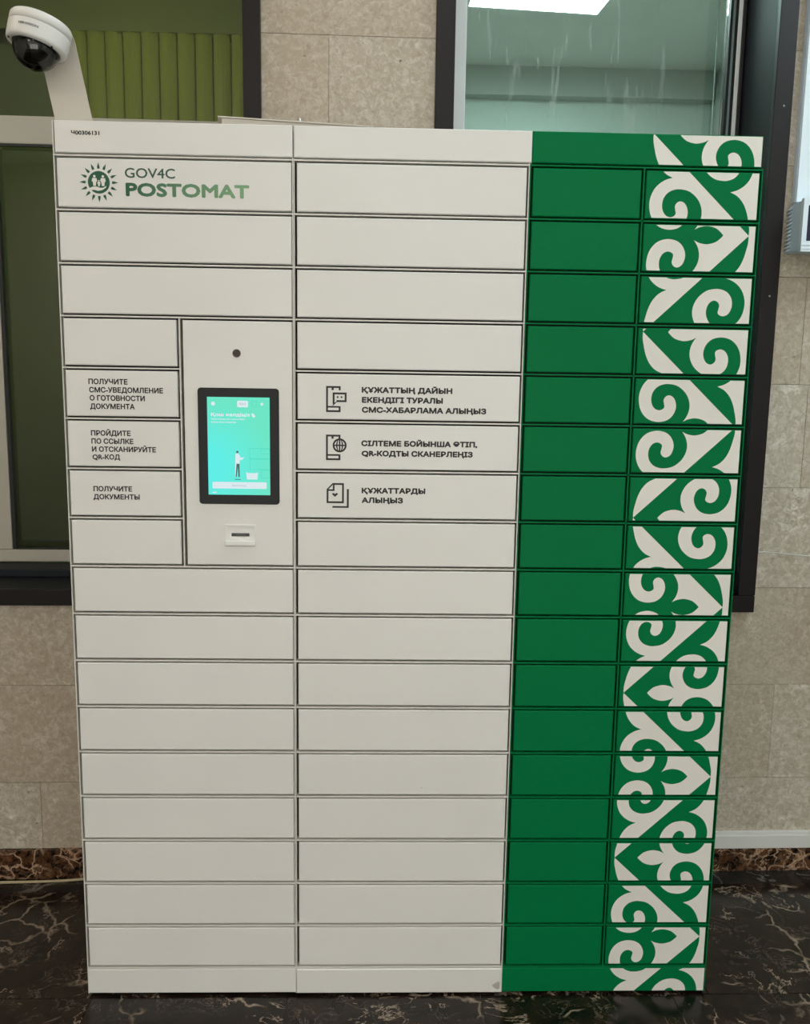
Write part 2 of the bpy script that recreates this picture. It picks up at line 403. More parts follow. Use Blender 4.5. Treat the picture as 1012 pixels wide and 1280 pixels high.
# ------------------------------------------------------------ the room: floor, walls, ceiling
XL, XR, YF = -2.6, 4.2, -4.3
fl = thing('floor', (0, 0, 0), kind='structure')
put('grout_bed', box(XL, XR, YF, .60, -.05, -.0148), M['grout'], fl)
def yaw_tile(x0, x1, y0, y1, name, mat, z0=-.014, z1=-.006, parent=fl):
    bm = bmesh.new(); v = B(bm, x0, x1, y0, y1, z0, z1)
    for q in bm.verts: q.co.y += (q.co.x-.9)*math.tan(YAW)*max(0, min(1, (q.co.y+.1)/.5))
    return put(name, bm, mat, parent)
G = .0009
yb = .4405 + .0
x = 1.898-.45*10
while x < XR:
    for r_ in range(-5, 1):
        off = 0 if r_ == 0 else (-.088 if r_ % 2 else .137)
        yaw_tile(max(XL, x+off)+G, min(XR, x+off+.45)-G, yb-.445*(1-r_)+G, yb+.445*r_-G, 'floor_tile', M['floor'])
    if x+.0 < XR: yaw_tile(max(XL, x)+G, min(XR, x+.45)-G, yb+G, .522, 'border_tile', M['border'])
    x += .45

def sub(rects, h):
    out = []
    for a0, a1, b0, b1 in rects:
        h0, h1, g0, g1 = h
        if h1 <= a0 or h0 >= a1 or g1 <= b0 or g0 >= b1: out.append((a0, a1, b0, b1)); continue
        if h0 > a0: out.append((a0, h0, b0, b1)); a0 = h0
        if h1 < a1: out.append((h1, a1, b0, b1)); a1 = h1
        if g0 > b0: out.append((a0, a1, b0, g0))
        if g1 < b1: out.append((a0, a1, g1, b1))
    return out
HOLE_L = (-1.75, .312, .835, 2.75); HOLE_R = (.832, 1.674, .824, 2.75)
wb = thing('wall_back', (0, 0, 0), wall=True, kind='structure')
bm = bmesh.new()
for r in sub(sub([(-2.7, 4.3, 0, 3.2)], HOLE_L), HOLE_R): B(bm, r[0], r[1], .0115, .30, r[2], r[3])
put('masonry', bm, M['joint'], wb)
TH = .2845
for row in range(12):
    z0 = .280+TH*(row-1); z1 = z0+TH
    z0 = max(z0, .0); z1 = min(z1, 3.12)
    off = {0: .315, 1: .003, 2: .15, 3: .15, 4: .03, 7: .52}.get(row, .003 if row % 2 else .315)
    xs = off-.6*6
    while xs < 4.2:
        a0, a1 = max(xs, -2.66)+.0005, min(xs+.6, 4.2)-.0005
        xs += .6
        if a1-a0 < .02: continue
        rs = sub(sub([(a0, a1, z0+.0006, z1-.0006)], HOLE_L), HOLE_R)
        if not rs: continue
        bm = bmesh.new()
        dy = random.uniform(0, .0006)
        for r in rs: B(bm, r[0], r[1], dy, .011, r[2], r[3])
        put('stone_tile', bm, M['stone'], wb)
put('baseboard_left', box(-2.6, .6, -.014, -.0004, -.006, .083, .002), M['base'], None, wall=True, kind='structure')
put('baseboard_right', box(.602, 4.1, -.014, -.0004, -.006, .0645, .002), M['base'], None, wall=True, kind='structure')
put('wall_left', box(XL-.1, XL, YF, .6, 0, 3.1), M['paint'], kind='structure')
put('wall_right', box(XR, XR+.1, YF, .6, 0, 3.1), M['paint'], kind='structure')
put('wall_front', box(XL-.1, XR+.1, YF-.1, YF, 0, 3.1), M['paint'], kind='structure')
dr = thing('fill_door_1', (.75, YF+.05, 0), kind='structure')  # unseen glowing door, added to brighten the lower locker rows
for k in range(3):
    xa = -.85+1.07*k
    bm = bmesh.new()
    for r in ((xa, xa+.05, .02, 1.95), (xa+1.0, xa+1.05, .02, 1.95), (xa+.05, xa+1.0, .02, .12), (xa+.05, xa+1.0, 1.88, 1.95)): B(bm, r[0], r[1], YF+.002, YF+.05, r[2], r[3])
    put('fill_door_frame', bm, M['pvc'], dr)
    put('fill_glow_pane', box(xa+.051, xa+.999, YF+.02, YF+.03, .121, 1.879), M['fill_glow'], dr)
put('ceiling', box(XL-.1, XR+.1, YF-.1, .62, 3.1, 3.16), M['ceil'], kind='structure')
# the two rooms seen through the windows
put('floor_rear', box(XL-.1, XR+.1, .88, 3.4, -.05, 0), M['floor'], kind='structure')
put('wall_partition', box(.48, .60, .86, 3.3, 0, 3.3), M['palegreen2'], kind='structure')
put('wall_rear_right', box(.60, 3.6, 2.95, 3.05, 0, 3.1), M['palegreen'], kind='structure')
put('trim_1', box(.60, 2.35, 2.87, 2.949, 2.86, 3.0), M['palegreen2'], kind='structure')
put('wall_side_right', box(2.36, 2.46, .92, 2.95, 0, 3.1), M['palegreen2'], kind='structure')
put('ceiling_rear_right', box(.60, 3.6, .90, 3.0, 3.0, 3.05), M['ceil'], kind='structure')
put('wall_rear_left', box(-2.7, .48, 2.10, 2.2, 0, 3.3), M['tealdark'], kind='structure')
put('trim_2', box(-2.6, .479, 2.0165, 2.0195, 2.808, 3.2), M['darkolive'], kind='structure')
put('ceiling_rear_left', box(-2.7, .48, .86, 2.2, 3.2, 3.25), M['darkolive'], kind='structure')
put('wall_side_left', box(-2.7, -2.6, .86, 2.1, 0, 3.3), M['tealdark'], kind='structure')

# green vertical slats behind the left window
bl = thing('vertical_blind', (-.2, 2.03, 0), label='green vertical slat blind hanging behind the upper pane of the left window', cat='blind')
put('headrail', box(-.66, .47, 2.045, 2.09, 2.80, 2.812), M['darkolive'], bl)
sl0 = None
for i in range(15):
    x0 = -.6375+.0736*i; bm = bmesh.new(); pr = []
    for k in range(5):
        t = k/4; pr.append((x0+.0036+.0664*t, 2.022-.010*math.sin(math.pi*t)+.010*t))
    lo = [bm.verts.new((a, b, .9)) for a, b in pr]+[bm.verts.new((a, b+.002, .9)) for a, b in pr[::-1]]
    hi = [bm.verts.new((v.co.x, v.co.y, 2.82)) for v in lo]
    for k in range(10): bm.faces.new((lo[k], lo[(k+1) % 10], hi[(k+1) % 10], hi[k]))
    bm.faces.new(lo[::-1]); bm.faces.new(hi); bmesh.ops.recalc_face_normals(bm, faces=bm.faces)
    put('slat', bm, M['slat'], bl)
ch = put('blind_cord', tube([(2.0, 1.9, 2.99), (2.0, 1.9, 1.2)], .0022, 6), M['louvre_grey'], label='thin pale pull cord hanging inside at the right edge of the right window', cat='cord')

def lamp(args, i):
    x, y, z, sx, sy, c, st, lab = args
    t = thing('ceiling_light', (x, y, z), label=lab, cat='light', group='square ceiling light panels')
    if 'seen through' in lab: t.rotation_euler.z = math.radians(5)
    bm = bmesh.new()
    for r in ((x-sx/2-.02, x+sx/2+.02, y-sy/2-.02, y-sy/2), (x-sx/2-.02, x+sx/2+.02, y+sy/2, y+sy/2+.02), (x-sx/2-.02, x-sx/2, y-sy/2, y+sy/2), (x+sx/2, x+sx/2+.02, y-sy/2, y+sy/2)):
        B(bm, *r, z-.008, z+.008)
    put('frame', bm, M['plastic'], t)
    put('diffuser', box(x-sx/2, x+sx/2, y-sy/2, y+sy/2, z, z+.006), emit('lamp_light_%d' % i, c, st), t)
for i, a in enumerate(FRONT_LAMPS+REAR_LAMPS): lamp(a, i)

# ------------------------------------------------------------ windows (wall frame: x along, y depth, z up)
w1 = thing('window_1', (-.4, 0, .84), wall=True, kind='structure')
put('casing', box(.306, .350, -.020, -.0005, .7955, 2.80, .0015), M['brown'], w1)
put('casing', box(-1.80, .3055, -.020, -.0005, .796, .841, .0015), M['brown'], w1)
put('casing', box(-1.80, .3055, -.020, -.0005, 2.755, 2.80, .0015), M['brown'], w1)
put('reveal', box(.3065, .3115, .0, .262, .846, 2.749), M['reveal'], w1)
put('sill', box(-1.749, .3055, .0, .262, .8355, .8412), M['reveal'], w1)
put('sill_board', box(-1.749, .3055, .125, .218, .842, .8640, .002), M['reveal'], w1, label='dark glossy upper step of the sill')
put('bottom_rail', box(-1.749, .305, .220, .260, .8667, .903, .002), M['cream'], w1)
put('transom', box(-1.749, .305, .220, .262, 2.043, 2.117, .003), M['cream'], w1)
put('transom_bead', box(-.404, .305, .219, .224, 2.036, 2.0425), M['gasket'], w1)
put('top_rail', box(-1.749, .305, .220, .260, 2.70, 2.748, .002), M['cream'], w1)
put('jamb', box(.282, .305, .221, .259, .9035, 2.699), M['cream'], w1)
put('mullion', box(-.480, -.414, .219, .261, .9035, 2.042, .002), M['cream'], w1)
bm = bmesh.new(); B(bm, -.4135, -.404, .222, .240, .904, 2.035); B(bm, -.404, .2815, .222, .240, .9035, .908); put('gasket', bm, M['gasket'], w1)
put('pane', box(-.412, .2815, .243, .248, .905, 2.042), M['glassL'], w1)
put('pane', box(-1.745, -.481, .243, .248, .905, 2.042), M['glassL'], w1)
put('pane', box(-1.745, .2815, .243, .248, 2.118, 2.699), M['glassL'], w1)

w2 = thing('window_2', (1.25, 0, .83), wall=True, kind='structure')
put('casing', box(.790, .838, -.020, -.0005, .8305, 2.80, .0015), M['brown'], w2)
cs = put('casing', box(1.668, 1.716, -.020, -.0005, .8305, 2.80, .0015), M['brown'], w2)
put('casing', box(.790, 1.714, -.024, -.0005, .783, .830, .0015), M['brown'], w2)
put('casing', box(.8385, 1.6675, -.020, -.0005, 2.755, 2.80, .0015), M['brown'], w2)
for z in (1.65, 2.13): 
    bm = bmesh.new(); bmesh.ops.create_uvsphere(bm, u_segments=10, v_segments=6, radius=.0028, matrix=Matrix.Translation((1.693, -.0205, z))); put('screw', bm, M['steel'], w2, smooth=True)
put('reveal', box(.8325, .8375, .0, .262, .834, 2.749), M['reveal'], w2)
put('reveal', box(1.6685, 1.6735, .0, .262, .834, 2.749), M['reveal'], w2)
put('reveal_strip', box(1.660, 1.668, .188, .206, .850, 2.745, .003), M['brown'], w2)
put('sill', box(.838, 1.668, .0, .262, .8245, .832), M['reveal'], w2)
put('frame_post', box(.838, .8905, .207, .260, .833, 2.748, .002), M['pvc'], w2)
put('frame_post', box(1.651, 1.667, .207, .260, .833, 2.748, .002), M['pvc'], w2)
put('frame_rail', box(.8908, 1.6505, .207, .260, .833, .885, .002), M['pvc'], w2)
put('frame_rail', box(.8908, 1.6505, .207, .260, 2.70, 2.748, .002), M['pvc'], w2)
bm = bmesh.new(); B(bm, 1.6435, 1.6505, .209, .25, .886, 2.699); B(bm, 1.630, 1.637, .214, .25, .886, 2.699); put('gasket', bm, M['gasket'], w2)
put('glazing_bead', box(1.6372, 1.6433, .212, .25, .886, 2.699), plain('grey_bead', (120, 140, 140), .4), w2)
put('pane', box(.8912, 1.6298, .232, .237, .886, 2.699), M['glassR'], w2)

# ------------------------------------------------------------ locker modules
ROW0, RH = 1.8500, .1050
EDG = [0, .4793, .9590, 1.4385]
def zrow(i): return ROW0-RH*i
LAB = ['left white locker cabinet with a touchscreen terminal and logo at the top',
       'middle white locker cabinet with three doors bearing phone and document icons',
       'right green locker cabinet with a white curled ornament down its right doors']
mods = []
def carcass(k, mat):
    x0, x1 = EDG[k]+.0004, EDG[k+1]-.0004
    t = thing('locker_cabinet', ((x0+x1)/2, 0, 0), label=LAB[k], cat='locker', group='parcel locker cabinets')
    s = .0019
    put('side_panel', box(x0, x0+s, 0, .42, .0, 1.9155 if k == 0 else 1.853), mat, t)
    put('side_panel', box(x1-s, x1, 0, .42, .0, 1.853), mat, t)
    put('back_panel', box(x0+s, x1-s, .415, .42, .0, 1.853), M['darkgap'], t)
    put('top_panel', box(x0+s+.0001, x1, .0150, .42, 1.8535, 1.914), mat, t)
    for i in range(18):
        z = zrow(i); xe = .2418 if (k == 0 and 3 < i < 8) else x1-s-.0002
        put('shelf', box(x0+s+.0002, xe, .0, .41, z-.0015, z+.0015), mat, t)
    put('gap_shade_sheet', box(x0+s+.0005, x1-s-.0005, .0165, .0175, .066, 1.849), M['darkgap'], t)  # black sheet added as painted shade behind the door gaps
    for fx in (x0+.04, x1-.04):
        for fy in (.045, .375): put('levelling_foot', prism(circ(fx, 0, .001, 3), 0, 1) if False else tube([(fx, fy, -.0058), (fx, fy, -.0002)], .018, 12), M['black'], t)
    mods.append(t); return t
DG = .0051
mesh_cache = {}
def door(t, x0, x1, i0, i1=None, mat=None, pat=None, label=None):
    i1 = i1 or i0+1; z1 = zrow(i0)-DG; z0 = zrow(i1)+DG
    key = (round(x1-x0, 4), i1-i0, mat.name)
    c = Vector(((x0+x1)/2, .007, (z0+z1)/2))
    if pat is None and key in mesh_cache:
        o = bpy.data.objects.new('door', mesh_cache[key]); COL.objects.link(o); o.parent = t; o.location = c-ORG[t]; ORG[o] = c
    else:
        o = put('door', slab(x0, x1, z0, z1, pat=pat), [mat, M['print_white']], t)
        if pat is None: mesh_cache[key] = o.data
    tag(o, label); return o
# left
A = carcass(0, M['lip'])
put('header_panel', slab(.0040, .4778, 1.8545, 1.9160, y0=-.0005, y1=.0145), M['white'], A)
put('plinth', slab(.0006, .4788, .0005, .0615, y0=-.0002, y1=.012), M['white'], A)
dA = {}
for i in range(17):
    if 3 <= i < 8: dA[i] = door(A, .0063, .2373, i, mat=M['white'], label={4: 'small white door printed with four lines of Cyrillic text', 5: 'small white door printed with text ending QR', 6: 'small white door printed with two lines of Cyrillic text'}.get(i))
    else: dA[i] = door(A, .0063, .4755, i, mat=M['white'], label='wide white door printed with a green sun emblem and name' if i == 0 else None)
put('divider', box(.2420, .2447, 0, .41, zrow(8)+.0017, zrow(3)-.0017), M['lip'], A)
T = put('terminal_panel', slab(.2497, .4755, zrow(8)+DG, zrow(3)-DG), M['white'], A, label='tall white panel that holds the touchscreen')
# middle
Bm = carcass(1, M['lip'])
put('header_panel', slab(.4806, .9620, 1.8545, 1.9160, y0=-.0005, y1=.0145), M['white'], Bm)
pl = put('plinth', slab(.4800, .9565, .0005, .0615, y0=-.0030, y1=.012), M['white'], Bm)
dB = {}
for i in range(17):
    dB[i] = door(Bm, .4863, .9532, i, mat=M['white'], label={4: 'white door printed with a phone and speech bubble icon', 5: 'white door printed with a phone and globe icon', 6: 'white door printed with a document icon'}.get(i))
# right
Cc = carcass(2, M['green'])
put('header_panel', slab(.9628, 1.4340, 1.8545, 1.9160, y0=-.0005, y1=.0145, pat=1.19), [M['green'], M['print_white']], Cc, label='green top panel with white ornament at its right end')
put('plinth', slab(.9595, 1.4365, .0005, .0615, y0=-.0002, y1=.012, pat=1.19), [M['green'], M['print_white']], Cc, label='green foot panel with white ornament at its right end')
put('divider', box(1.1922, 1.1949, 0, .41, zrow(17)+.0017, zrow(0)-.0017), M['green'], Cc)
for i in range(17):
    door(Cc, .9660, 1.1882, i, mat=M['green'])
    door(Cc, 1.1985, 1.4322, i, mat=M['green'], pat=1.1985, label='green door printed with a white curled ornament')

# print on the doors
def letters(o, rows, mat, bold=.02, name='lettering'):
    bm = bmesh.new()
    for s, x0, x1, z, cap in rows: add_text(bm, s, x0, x1, z, cap, bold)
    return put(name, bm, mat, o)
letters(dA[4], [('ПОЛУЧИТЕ', .0534, .1343, 1.3961, .0108), ('СМС-УВЕДОМЛЕНИЕ', .0543, .2071, 1.3790, .0108), ('О ГОТОВНОСТИ', .0547, .1689, 1.3622, .0108), ('ДОКУМЕНТА', .0551, .1474, 1.3450, .0108)], M['ink'], .05)
letters(dA[5], [('ПРОЙДИТЕ', .0546, .1373, 1.2893, .0107), ('ПО ССЫЛКЕ', .0550, .1425, 1.2723, .0107), ('И ОТСКАНИРУЙТЕ', .0555, .1891, 1.2555, .0107), ('QR-КОД', .0559, .1135, 1.2393, .0104)], M['ink'], .05)
letters(dA[6], [('ПОЛУЧИТЕ', .0555, .1368, 1.1717, .0106), ('ДОКУМЕНТЫ', .0549, .1523, 1.1546, .0106)], M['ink'], .05)
letters(dB[4], [('ҚҰЖАТТЫҢ ДАЙЫН', .6208, .8113, 1.3865, .0116), ('ЕКЕНДІГІ ТУРАЛЫ', .6212, .7917, 1.3658, .0116), ('СМС-ХАБАРЛАМА АЛЫҢЫЗ', .6214, .8840, 1.3450, .0116)], M['ink'], .08)
letters(dB[5], [('СІЛТЕМЕ БОЙЫНША ӨТІП,', .6208, .8668, 1.2745, .0116), ('QR-КОДТЫ СКАНЕРЛЕҢІЗ', .6213, .8578, 1.2533, .0116)], M['ink'], .08)
letters(dB[6], [('ҚҰЖАТТАРДЫ', .6222, .7582, 1.1737, .0116), ('АЛЫҢЫЗ', .6224, .7108, 1.1530, .0116)], M['ink'], .08)
letters(dA[0], [('GOV4C', .1415, .2420, 1.8085, .0190)], M['logo_grey'], .02, 'upper_lettering')
letters(dA[0], [('POSTOMAT', .1425, .3905, 1.7728, .0262)], M['fade'], .06, 'lower_lettering')
# serial sticker on the header
hp = [c for c in A.children if c.name.startswith('header_panel')][0]
st = put('sticker', box(.0345, .1010, -.0008, -.00055, 1.8835, 1.9000), plain('sticker_white', (226, 224, 216), .5), hp, label='small white serial number sticker')
st2 = put('sticker_lettering', (lambda b: (add_text(b, 'Ч00306131', .038, .094, 1.8885, .0080, .06, -.0010), b)[1])(bmesh.new()), M['ink'], hp)
# sun emblem
cx, cz, Y = .0893, 1.7985, -.0004
bm = bmesh.new(); prism(circ(cx, cz, .0218, 40), Y, -.0001, bm)
for k in range(16):
    a = math.pi/2+2*math.pi*k/16; ca, sa = math.cos(a), math.sin(a)
    pts = [(cx+r*ca-w*sa, cz+r*sa+w*ca) for r, w in ((.0260, -.0022), (.0265, .0), (.0260, .0022), (.0300, .0026), (.0385, 0), (.0300, -.0026))]
    prism(pts, Y, -.0001, bm)
put('sun_emblem', bm, M['logo_dark'], dA[0], label='dark green round emblem with sixteen rays')
bm = bmesh.new(); Y2, Y3 = -.0007, -.00045
def fig(fx, fz, h):
    prism(circ(fx, fz+h*.88, h*.12, 12), Y2, Y3, bm)
    prism([(fx-h*.20, fz+h*.72), (fx+h*.20, fz+h*.72), (fx+h*.26, fz+h*.42), (fx+h*.17, fz+h*.40), (fx+h*.12, fz), (fx-h*.12, fz), (fx-h*.17, fz+h*.40), (fx-h*.26, fz+h*.42)], Y2, Y3, bm)
fig(cx-.0085, cz-.0070, .0210); fig(cx+.0085, cz-.0070, .0210); fig(cx+.0002, cz-.0075, .0120)
prism([(cx-.0195, cz-.0115), (cx-.012, cz-.0085), (cx-.004, cz-.0082), (cx+.002, cz-.0105), (cx+.008, cz-.0105), (cx+.0150, cz-.0065), (cx+.0135, cz-.0105), (cx+.006, cz-.0150), (cx-.002, cz-.0165), (cx-.010, cz-.0145), (cx-.0165, cz-.0158), (cx-.0205, cz-.0140)], Y2, Y3, bm)
put('family_emblem', bm, M['print_white'], dA[0], label='white family figures above an open hand')
# icons
def strokes(o, rects, extra=None, name='icon'):
    bm = bmesh.new()
    for r in rects: B(bm, r[0], r[1], -.0004, -.0001, r[2], r[3])
    if extra: extra(bm)
    put(name, bm, M['ink'], o)
def phone(z1, z0, x=.5462):
    w = .0305; s = .0040
    return [(x, x+s, z0, z1), (x+s, x+w, z1-s, z1), (x+s, x+w, z0, z0+s), (x+w-s, x+w, z0+s, z0+.0125), (x+s, x+w-s, z0+.0092, z0+.0128),
            (x+w-s, x+w, z1-.0088, z1-s), (x+.0115, x+.0160, z1-.0085, z1-s)]
def bubble(bm):
    x0, x1, z0, z1 = .5600, .5892, 1.3665, 1.3865; s = .0040
    for r in ((x0, x1, z1-s, z1), (x0+.008, x1, z0, z0+s), (x0, x0+s, z0-.004, z1-s), (x1-s, x1, z0+s, z1-s), (x0+.0088, x0+.0122, z0+.0085, z0+.0120), (x0+.0170, x0+.0204, z0+.0085, z0+.0120)): B(bm, r[0], r[1], -.0004, -.0001, r[2], r[3])
    prism([(x0, z0-.0055), (x0+.0090, z0+.0026), (x0+.0090, z0), (x0, z0-.0085)], -.00045, -.0001, bm)
strokes(dB[4], phone(1.3997, 1.3454), bubble, 'phone_icon')
def globe(bm):
    c = (.5750, 1.2755); ring(*c, .0110, .0148, -.0004, -.0001, bm)
    B(bm, c[0]-.0125, c[0]+.0125, -.00042, -.0001, c[1]-.0014, c[1]+.0014)
    B(bm, c[0]-.0015, c[0]+.0015, -.00044, -.0001, c[1]-.0125, c[1]+.0125)
    n = 24
    for sg in (-1, 1):
        o_ = [(c[0]+sg*.0075*math.cos(t), c[1]+.0125*math.sin(t)) for t in [-math.pi/2+math.pi*i/n for i in range(n+1)]]
        i_ = [(c[0]+sg*.0046*math.cos(t), c[1]+.0125*math.sin(t)) for t in [-math.pi/2+math.pi*i/n for i in range(n+1)]]
        for k in range(n):
            q = [bm.verts.new((p[0], -.0004, p[1])) for p in (o_[k], o_[k+1], i_[k+1], i_[k])]
            f = bm.faces.new(q)
strokes(dB[5], phone(1.2980, 1.2440), globe, 'phone_icon')
def doc(bm):
    s = .0040; x0, x1, z0, z1 = .5476, .5845, 1.1520, 1.1952
    for r in ((x0, x0+s, z0, z1-.013), (x0+s, x1, z0, z0+s), (x1-s, x1, z0+s, z1), (x0+.014, x1-s, z1-s, z1),
              (x0+s, x0+.0170, z1-.0170, z1-.0134), (x0+.0133, x0+.0170, z1-.0134, z1-s),
              (.5908, .5950, 1.1420, 1.1825), (.5600, .5908, 1.1420, 1.1458)): B(bm, r[0], r[1], -.0004, -.0001, r[2], r[3])
    prism([(x0, z1-.0135), (x0+.0130, z1), (x0+.0165, z1), (x0+.0165, z1-.0005), (x0+.003, z1-.0145), (x0, z1-.0145)], -.00045, -.0001, bm)
    hx, hz = .5655, 1.1700
    prism([(hx, hz-.0045), (hx-.0062, hz+.0012), (hx-.0050, hz+.0038), (hx-.0025, hz+.0038), (hx, hz+.0015), (hx+.0025, hz+.0038), (hx+.0050, hz+.0038), (hx+.0062, hz+.0012)], -.0004, -.0001, bm)
strokes(dB[6], [], doc, 'document_icon')
put('scuff', prism([(.9350, .0195), (.9420, .0250), (.9490, .0290), (.9530, .0270), (.9530, .0110), (.9470, .0095), (.9400, .0135)], -.0035, -.0031), plain('scuffed_paint', (176, 170, 158), .7), pl, label='greyish scuffed patch at the corner')

# terminal: sub-parts of the panel
def panel_bevel(pts, y0, y1, b):
    cx = sum(p[0] for p in pts)/len(pts); cz = sum(p[1] for p in pts)/len(pts)
    w = max(p[0] for p in pts)-cx; h = max(p[1] for p in pts)-cz
    ins = [(cx+(x-cx)*(1-b/w), cz+(z-cz)*(1-b/h)) for x, z in pts]
    bm = bmesh.new(); a = [bm.verts.new((x, y0, z)) for x, z in ins]; m_ = [bm.verts.new((x, y0+b, z)) for x, z in pts]; c_ = [bm.verts.new((x, y1, z)) for x, z in pts]
    n = len(pts); bm.faces.new(a); bm.faces.new(c_[::-1])
    for i in range(n):
        j = (i+1) % n; bm.faces.new((a[i], m_[i], m_[j], a[j])); bm.faces.new((m_[i], c_[i], c_[j], m_[j]))
    bmesh.ops.recalc_face_normals(bm, faces=bm.faces); return bm
put('bezel', panel_bevel(rrect(.2785, .4478, 1.1475, 1.3925, .007), -.0025, -.0001, .001), M['bezel'], T, label='black glass bezel around the screen')
put('touchscreen', box(.2982, .4284, 1.1678, 1.3736, -.0029, -.0026) if False else box(.2982, .4284, -.0029, -.0026, 1.1678, 1.3736), M['screen'], T, label='lit teal screen with a white message')
ys = -.0031; yt = -.0030
def sg(name, pts, mat='sc_white', dy=0): put(name, prism(pts, ys-dy, yt), M[mat], T)
sg('screen_logo', circ(.3106, 1.3597, .0042, 16)); sg('language_button', rrect(.3608, .3836, 1.3528, 1.3664, .0025)); sg('gear_icon', circ(.4123, 1.3598, .0036, 4))
sg('screen_button', rrect(.3067, .4210, 1.1811, 1.1952, .0025)); sg('drawn_box', [(.3780, 1.2165), (.3820, 1.2145), (.3990, 1.2145), (.4030, 1.2165), (.4016, 1.2010), (.3796, 1.2010)])
sg('hand_icon', [(.3900, 1.3390), (.3925, 1.3410), (.3970, 1.3375), (.3985, 1.3340), (.3955, 1.3310), (.3920, 1.3330)]); sg('page_mark', [(.3065, 1.1715), (.3150, 1.1715), (.3150, 1.1740), (.3065, 1.1740)])
for nm, tx, a_, b_, z_, c_, w_ in (('screen_title', 'Қош келдіңіз', .3059, .3870, 1.3335, .0070, .06), ('screen_text', 'Құжатыңызды алу үшін нөмірді', .3057, .3758, 1.3265, .0028, .05), ('screen_text', 'енгізіңіз немесе сканерлеңіз', .3056, .3584, 1.3200, .0028, .05)):
    bm = bmesh.new(); add_text(bm, tx, a_, b_, z_, c_, w_, ys); put(nm, bm, M['sc_white'], T)
def frame(x0, x1, z0, z1, w=.0010):
    bm = bmesh.new()
    for r in ((x0, x1, z0, z0+w), (x0, x1, z1-w, z1), (x0, x0+w, z0+w, z1-w), (x1-w, x1, z0+w, z1-w)): B(bm, r[0], r[1], ys+.0001, yt, r[2], r[3])
    put('drawn_outline', bm, M['sc_pale'], T)
frame(.3855, .4284, 1.2450, 1.2674); frame(.3855, .4284, 1.2216, 1.2448); frame(.4090, .4284, 1.2040, 1.2214); frame(.4090, .4284, 1.2550, 1.2662); frame(.3900, .4020, 1.3540, 1.3660)
bm = bmesh.new()
prism([(.3560, 1.2550), (.3600, 1.2565), (.3640, 1.2530), (.3665, 1.2470), (.3740, 1.2480), (.3700, 1.2420), (.3650, 1.2425), (.3640, 1.2340), (.3575, 1.2340), (.3560, 1.2060), (.3545, 1.2060), (.3555, 1.2450)], ys, yt, bm)
put('drawn_shirt', bm, M['sc_white'], T)
bm = bmesh.new()
prism([(.3580, 1.2342), (.3640, 1.2342), (.3645, 1.2060), (.3615, 1.2060), (.3605, 1.2280), (.3578, 1.2060), (.3555, 1.2060)], ys-.0001, yt, bm)
prism(circ(.3600, 1.2590, .0026, 12), ys-.0001, yt, bm); prism([(.3540, 1.2015), (.3665, 1.2015), (.3665, 1.2000), (.3540, 1.2000)], ys-.0001, yt, bm)
put('drawn_trousers', bm, M['sc_dark'], T)
add = bmesh.new(); add_text(add, 'Жалғастыру', .3480, .3790, 1.1862, .0034, .0, ys-.0001); add_text(add, 'ҚАЗ', .3655, .3790, 1.3578, .0042, .01, ys-.0001)
put('button_lettering', add, M['sc_grey'], T)
bm = bmesh.new(); ring(.3607, 1.4640, .0070, .0085, -.0012, -.0001, bm, 28); put('lens_rim', bm, M['black'], T)
put('camera_lens', prism(circ(.3607, 1.4640, .0069, 28), -.0006, -.0001), plain('brown_lens', (58, 48, 38), .25, 0, .2), T, label='round dark lens above the screen')
# card slot: raised frame, recessed slot, lip
bm = bmesh.new()
for r in ((.3312, .3345, 1.0700, 1.1035), (.3937, .3970, 1.0700, 1.1035), (.3345, .3937, 1.1005, 1.1035)): B(bm, r[0], r[1], -.0025, -.0001, r[2], r[3])
B(bm, .3345, .3937, -.0009, -.0001, 1.0700, 1.1005); put('slot_frame', bm, M['plastic'], T, label='grey frame of the card slot')
bm = box(.3312, .3970, -.0075, -.0001, 1.0575, 1.0695, .0025, 3); put('slot_lip', bm, M['plastic'], T)
put('card_slot', box(.3450, .3830, -.0014, -.00092, 1.0780, 1.0850), M['black'], T, label='narrow black slot')
put('slot_glint', box(.3550, .3750, -.0018, -.00142, 1.0805, 1.0820), plain('slot_grey', (96, 98, 92), .4), T)

# ------------------------------------------------------------ tray on the roof of the lockers
tr = thing('metal_tray', (.48, .14, 1.9145), label='flat pale metal tray lying on top of the locker cabinets', cat='tray')
def rot(bm, a, c):
    bmesh.ops.rotate(bm, verts=bm.verts, cent=c, matrix=Matrix.Rotation(a, 3, 'Z')); return bm
c0 = (.322, .07, 1.92); an = math.radians(8.5)
put('tray_body', rot(box(.325, .640, .07, .20, 1.9145, 1.9465, .001), an, c0), M['bracket'], tr)
put('tray_lid', rot(box(.317, .642, .066, .204, 1.9467, 1.9490), an, c0), M['bracket'], tr)
bm = bmesh.new(); bmesh.ops.create_cone(bm, cap_ends=True, segments=12, radius1=.0045, radius2=.0035, depth=.008, matrix=Matrix.Translation((.482, .100, 1.9532))); put('bolt', bm, M['steel'], tr)

